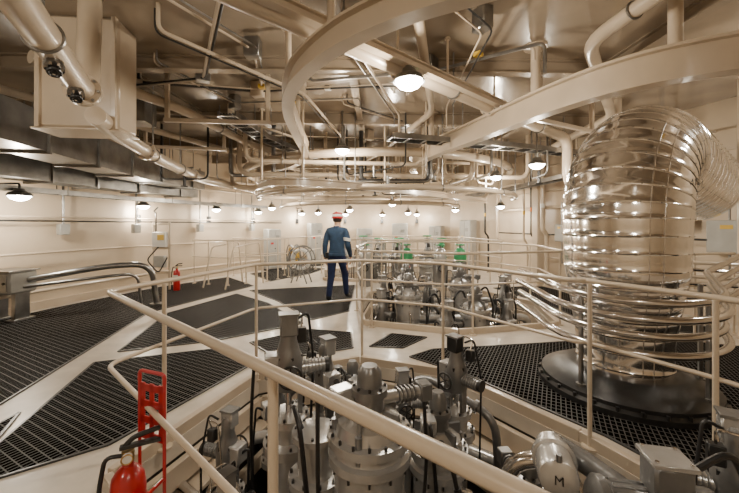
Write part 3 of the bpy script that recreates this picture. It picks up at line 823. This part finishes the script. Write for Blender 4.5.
rz = math.atan2(-1.5, 1.73)+.35; cx, cy = -.945, 1.52; e = V((math.cos(rz), math.sin(rz), 0)); nn = V((-e.y, e.x, 0))
q = lambda a, b, c: V((cx, cy, 0))+e*a+nn*b+V((0, 0, c))
for a in (-.075, .075):
    g.tube([q(a, .0, 0), q(a, 0, .82)], .007, RED, 8)
    g.tube([q(a, 0, .40), q(a, -.17, .36), q(a, -.19, .03)], .007, RED, 8, f=.05)
g.tube([q(-.075, -.185, .3), q(.075, -.185, .3)], .007, RED, 8)
g.tube([q(-.075, 0, .80), q(-.075, 0, .84), q(.075, 0, .84), q(.075, 0, .80)], .008, RED, 8, f=.02)
for z in (.30, .56, .63, .70, .77): g.box(q(0, 0, z), (.15, .006, .03), RED, rz)
for a in (-.055, 0, .055): g.box(q(a, 0, .67), (.024, .006, .24), RED, rz)
g.box(q(0, -.09, .03), (.24, .26, .03), RED, rz)
g.make('fire_extinguisher_stand')

# ---------------------------------------------------------------- right wall equipment
def wallbox(x, y, z, w, h, rz, name='wall_panel_box', m=BOX):
    g = G(); g.box((x, y, z), (w, .14, h), m, rz)
    n = V((math.sin(rz), -math.cos(rz), 0)); e = V((math.cos(rz), math.sin(rz), 0))
    g.box(V((x, y, z))+n*.075, (w*.9, .012, h*.9), m, rz)
    g.cyl(V((x, y, z))+n*.08+e*w*.36, V((x, y, z))+n*.1+e*w*.36, .015, DK, 10)
    g.box(V((x, y, z+h*.3))+n*.083, (w*.3, .004, h*.12), YE, rz)
    g.cyl(V((x, y, z+h/2)), V((x, y, z+h/2+.5)), .014, GAL, 8); g.cyl(V((x, y, z-h/2-.5)), V((x, y, z-h/2)), .014, GAL, 8)
    g.make(name)
wr = -1.22
wallbox(5.1, 5.9, 1.6, .5, .34, wr, m=WH); wallbox(5.35, 5.2, 1.3, .5, .5, wr); wallbox(4.75, 7.0, 1.5, .35, .5, wr); wallbox(4.4, 8.0, 1.3, .3, .4, -1.35)
g = G()
for i, (x, y, r) in enumerate(((4.15, 9.2, .03), (4.2, 8.9, .02), (4.25, 8.4, .05), (4.45, 7.6, .025), (4.5, 7.45, .025), (4.7, 6.9, .06), (5.0, 6.2, .03), (5.1, 6.0, .02), (3.9, 10.4, .04), (3.7, 10.9, .03))):
    zz = 1.0+.13*(i % 4)
    g.tube([(x, y, 0), (x, y, zz), (x-.12, y-.05, zz+.1), (x-.12, y-.05, CEIL)], r, (BE, DK, BE, GAL)[i % 4], 10, f=.08)
    g.cyl((x, y, 0), (x, y, .03), r*2, BE)
    g.cyl((x-.12, y-.05, 1.75+.07*(i % 3)), (x-.12, y-.05, 1.85+.07*(i % 3)), r+.006, (YE, OR, WH)[i % 3], 12)
for z in (.7, 1.25, 1.9, 2.3, 2.9):
    g.tube([(5.25, 5.3, z), (4.78, 6.8, z), (4.28, 8.6, z), (3.9, 10.6, z)], .018 if z != 1.9 else .035, BE if z != 1.25 else DK, 8, f=.2)
    p = V((5.25, 5.3, z)).lerp(V((4.78, 6.8, z)), .6); g.box(p+V((-.04, 0, 0)), (.012, .14, .05), (YE if z != 2.3 else OR), .3)
g.make('wall_conduits')
g = G(); g.box((4.15, 8.6, 1.7), (.22, .22, 3.4), BE, .2); g.box((4.15, 8.6, .02), (.4, .4, .04), BE, .2)
g.make('support_column')
g = G()
for (x, y) in ((4.9, 4.6), (3.8, 5.35)):
    g.cyl((x, y, 0), (x, y, CEIL), .05, BE, 14); g.cyl((x, y, 0), (x, y, .03), .11, BE)
    g.cyl((x, y, 1.9), (x, y, 2.02), .055, YE, 14)
g.make('riser_pipe')
g = G()
for i in range(6):
    z = .55+.09*i
    g.tube([(3.5, 4.9+.05*i, z), (4.2, 4.4, z), (5.2, 3.8, z)], .022, (SS, BE)[i % 2], 8, f=.2)
for (x, y) in ((3.9, 4.62), (4.7, 4.1)): g.box((x, y, .55), (.05, .05, 1.1), GAL, .5)
g.make('pipe_rack')
g = G()
pw = lambda off: [(-6.2+off, 2), (-6.0+off, 4), (-5.75+off, 6), (-5.35+off, 7.6), (-4.8+off, 9), (-4.0+off, 10.6), (-3.1+off, 12)]
for z, r, m, off in ((1.55, .014, DK, .08), (1.62, .014, BE, .08), (1.0, .02, BE, .08), (2.45, .03, BE, .1), (2.75, .05, BE, .15), (.35, .03, BE, .1)):
    g.tube(smooth_path([(x, y, z) for x, y in pw(off)], 4), r, m, 8)
for (x, y) in ((-5.9, 4.5), (-5.6, 6.4), (-5.2, 7.8), (-4.55, 9.4), (-3.7, 11)):
    g.cyl((x, y, 1.5), (x, y, 3.0), .02, GAL, 8); g.box((x, y, 1.4), (.16, .12, .2), BOX, 1.2)
g.make('wall_conduits')

# ---------------------------------------------------------------- worker
def worker(ox, oy, rz, sc):
    J = []; E = []
    def j(p, r, par=None, ry=None):
        J.append((V(p), r, ry or r)); i = len(J)-1
        if par is not None: E.append((par, i))
        return i
    pel = j((0, 0, .97), .160, ry=.13)
    wa = j((0, .01, 1.10), .155, pel, .125); ch = j((0, .02, 1.30), .185, wa, .13); sh = j((0, .01, 1.43), .14, ch, .095)
    nk = j((0, .02, 1.51), .058, sh); h1 = j((.0, .035, 1.58), .075, nk, .085); h2 = j((0, .045, 1.66), .082, h1, .095); j((0, .04, 1.72), .07, h2, .08)
    hands = []
    for sg, sw in ((-1, -.04), (1, .14)):
        s1 = j((sg*.165, .01, 1.42), .078, sh); s2 = j((sg*.21, .0, 1.33), .072, s1)
        el = j((sg*.24, -.04+sw*.1, 1.12), .058, s2); f1 = j((sg*.245, sw*.6, 1.0), .052, el); w = j((sg*.24, .03+sw, .89), .038, f1)
        j((sg*.238, .04+sw*1.15, .83), .034, w, .02); hands.append((sg, V((sg*.238, .04+sw*1.15, .83)), sw))
    for sg, foot, kn in ((-1, (-.12, -.16, .09), (-.115, -.02, .50)), (1, (.13, .24, .13), (.12, .18, .54))):
        hp = j((sg*.09, 0, .90), .112, pel); th = j((V((sg*.1, 0, .9)).lerp(V(kn), .5)), .098, hp); k = j(kn, .076, th)
        cf = j(V(kn).lerp(V(foot), .35)+V((0, -.01, 0)), .072, k); an = j(foot, .055, cf)
        hl = j((foot[0], foot[1]+.05, .05 if sg < 0 else .085), .045, an); j((foot[0]*1.12, foot[1]+.19, .04 if sg < 0 else .045), .038, hl)
    me = bpy.data.meshes.new('tmp'); me.from_pydata([p for p, _, _ in J], E, [])
    ob = bpy.data.objects.new('tmp', me); S.collection.objects.link(ob)
    md = ob.modifiers.new('s', 'SKIN'); md.use_smooth_shade = True
    for i, (p, r, ry) in enumerate(J):
        sv = me.skin_vertices[0].data[i]; sv.radius = (r, ry); sv.use_root = (i == 0)
    sb = ob.modifiers.new('b', 'SUBSURF'); sb.levels = 2; sb.render_levels = 2
    dg = bpy.context.evaluated_depsgraph_get(); m2 = bpy.data.meshes.new_from_object(ob.evaluated_get(dg))
    bpy.data.objects.remove(ob)
    m2.materials.clear()
    for m in (JK, TR, BK, SK): m2.materials.append(m)
    for p in m2.polygons:
        c = p.center; p.use_smooth = True
        if c.z < .12: k = 2
        elif c.z > 1.50: k = 3
        elif c.z < .95 and abs(c.x) < .19: k = 1
        elif abs(c.x) > .19 and c.z < .885: k = 3
        else: k = 0
        p.material_index = k
    body = bpy.data.objects.new('worker', m2); S.collection.objects.link(body)
    g = G()
    for sg, c, sw in hands:
        for i, L in enumerate((.07, .08, .075, .06)):
            y0 = c.y+.028-.018*i; b = V((c.x, y0, c.z-.03))
            g.tube([b, b+V((-sg*.004, .004, -L*.45)), b+V((-sg*.018, .008, -L*.8)), b+V((-sg*.032, .008, -L))], .008, SK, 8, rad=[.009, .0088, .008, .006])
        b = V((c.x-sg*.01, c.y+.03, c.z+.01)); g.tube([b, b+V((-sg*.02, .025, -.03)), b+V((-sg*.025, .03, -.055))], .009, SK, 8, rad=[.011, .0095, .007])
    for zz, rr, xx in ((1.27, .066, .218), (1.25, .065, .221), (1.23, .064, .223)):
        g.torus((xx, -.012, zz), (.15, .1, 1), rr, .014, WH, 20, 6)
    g.rev((0, .0, .925), [(.15, 0), (.180, 0), (.182, .035), (.165, .05)], JK, 28)
    g.rev((0, .012, 1.475), [(.06, 0), (.086, .0), (.076, .045), (.055, .045)], JK, 20)
    g.box((-.17, -.07, .93), (.08, .09, .12), BK)
    g.rev((0, .125, 1.645), [(.004, 0), (.012, .005), (.016, .012)][::-1], SK, 10, (0, -1, -.2))
    for sg in (-1, 1):
        g.rev((sg*.03, .127, 1.672), [(.004, .0), (.012, .004), (.012, .01), (.004, .014)], WH, 10, (0, 1, 0)); g.cyl((sg*.03, .14, 1.672), (sg*.03, .142, 1.672), .005, BK, 8)
        g.torus((sg*.088, .04, 1.655), (1, 0, 0), .02, .008, SK, 14, 6)
    g.box((0, .13, 1.605), (.045, .012, .01), RED)
    g.rev((0, .03, 1.60), [(.07, 0), (.09, .02), (.094, .08), (.09, .1)], HR, 20)
    g.rev((0, .035, 1.675), [(.10, 0), (.128, .0), (.130, .012), (.116, .02), (.115, .04)], RED, 30)
    g.rev((0, .035, 1.675), [(.114, .035), (.113, .07), (.104, .09)], WH, 30)
    g.rev((0, .035, 1.675), [(.105, .088), (.09, .108), (.06, .125), (.02, .133)], RED, 30)
    g.box((0, .165, 1.682), (.14, .06, .01), RED); g.box((0, .035, 1.805), (.03, .15, .012), RED)
    acc = g.make('clothing_and_face'); acc.parent = body
    body.location = (ox, oy, .008); body.rotation_euler = (0, 0, rz); body.scale = (sc*1.0, sc, sc); return body
worker(-.63, 6.76, -.22, .955)

# ---------------------------------------------------------------- world, camera
w = bpy.data.worlds.new('World'); S.world = w; w.use_nodes = True
w.node_tree.nodes['Background'].inputs[0].default_value = (.9, .8, .65, 1)
w.node_tree.nodes['Background'].inputs[1].default_value = .04
cam = bpy.data.cameras.new('Camera'); co = bpy.data.objects.new('Camera', cam); S.collection.objects.link(co)
cam.sensor_width = 36; cam.lens = 350/739*36; cam.shift_y = -21.5/739; cam.clip_start = .02
co.location = (0, 0, 1.48); co.rotation_euler = (math.pi/2, 0, 0)
S.camera = co
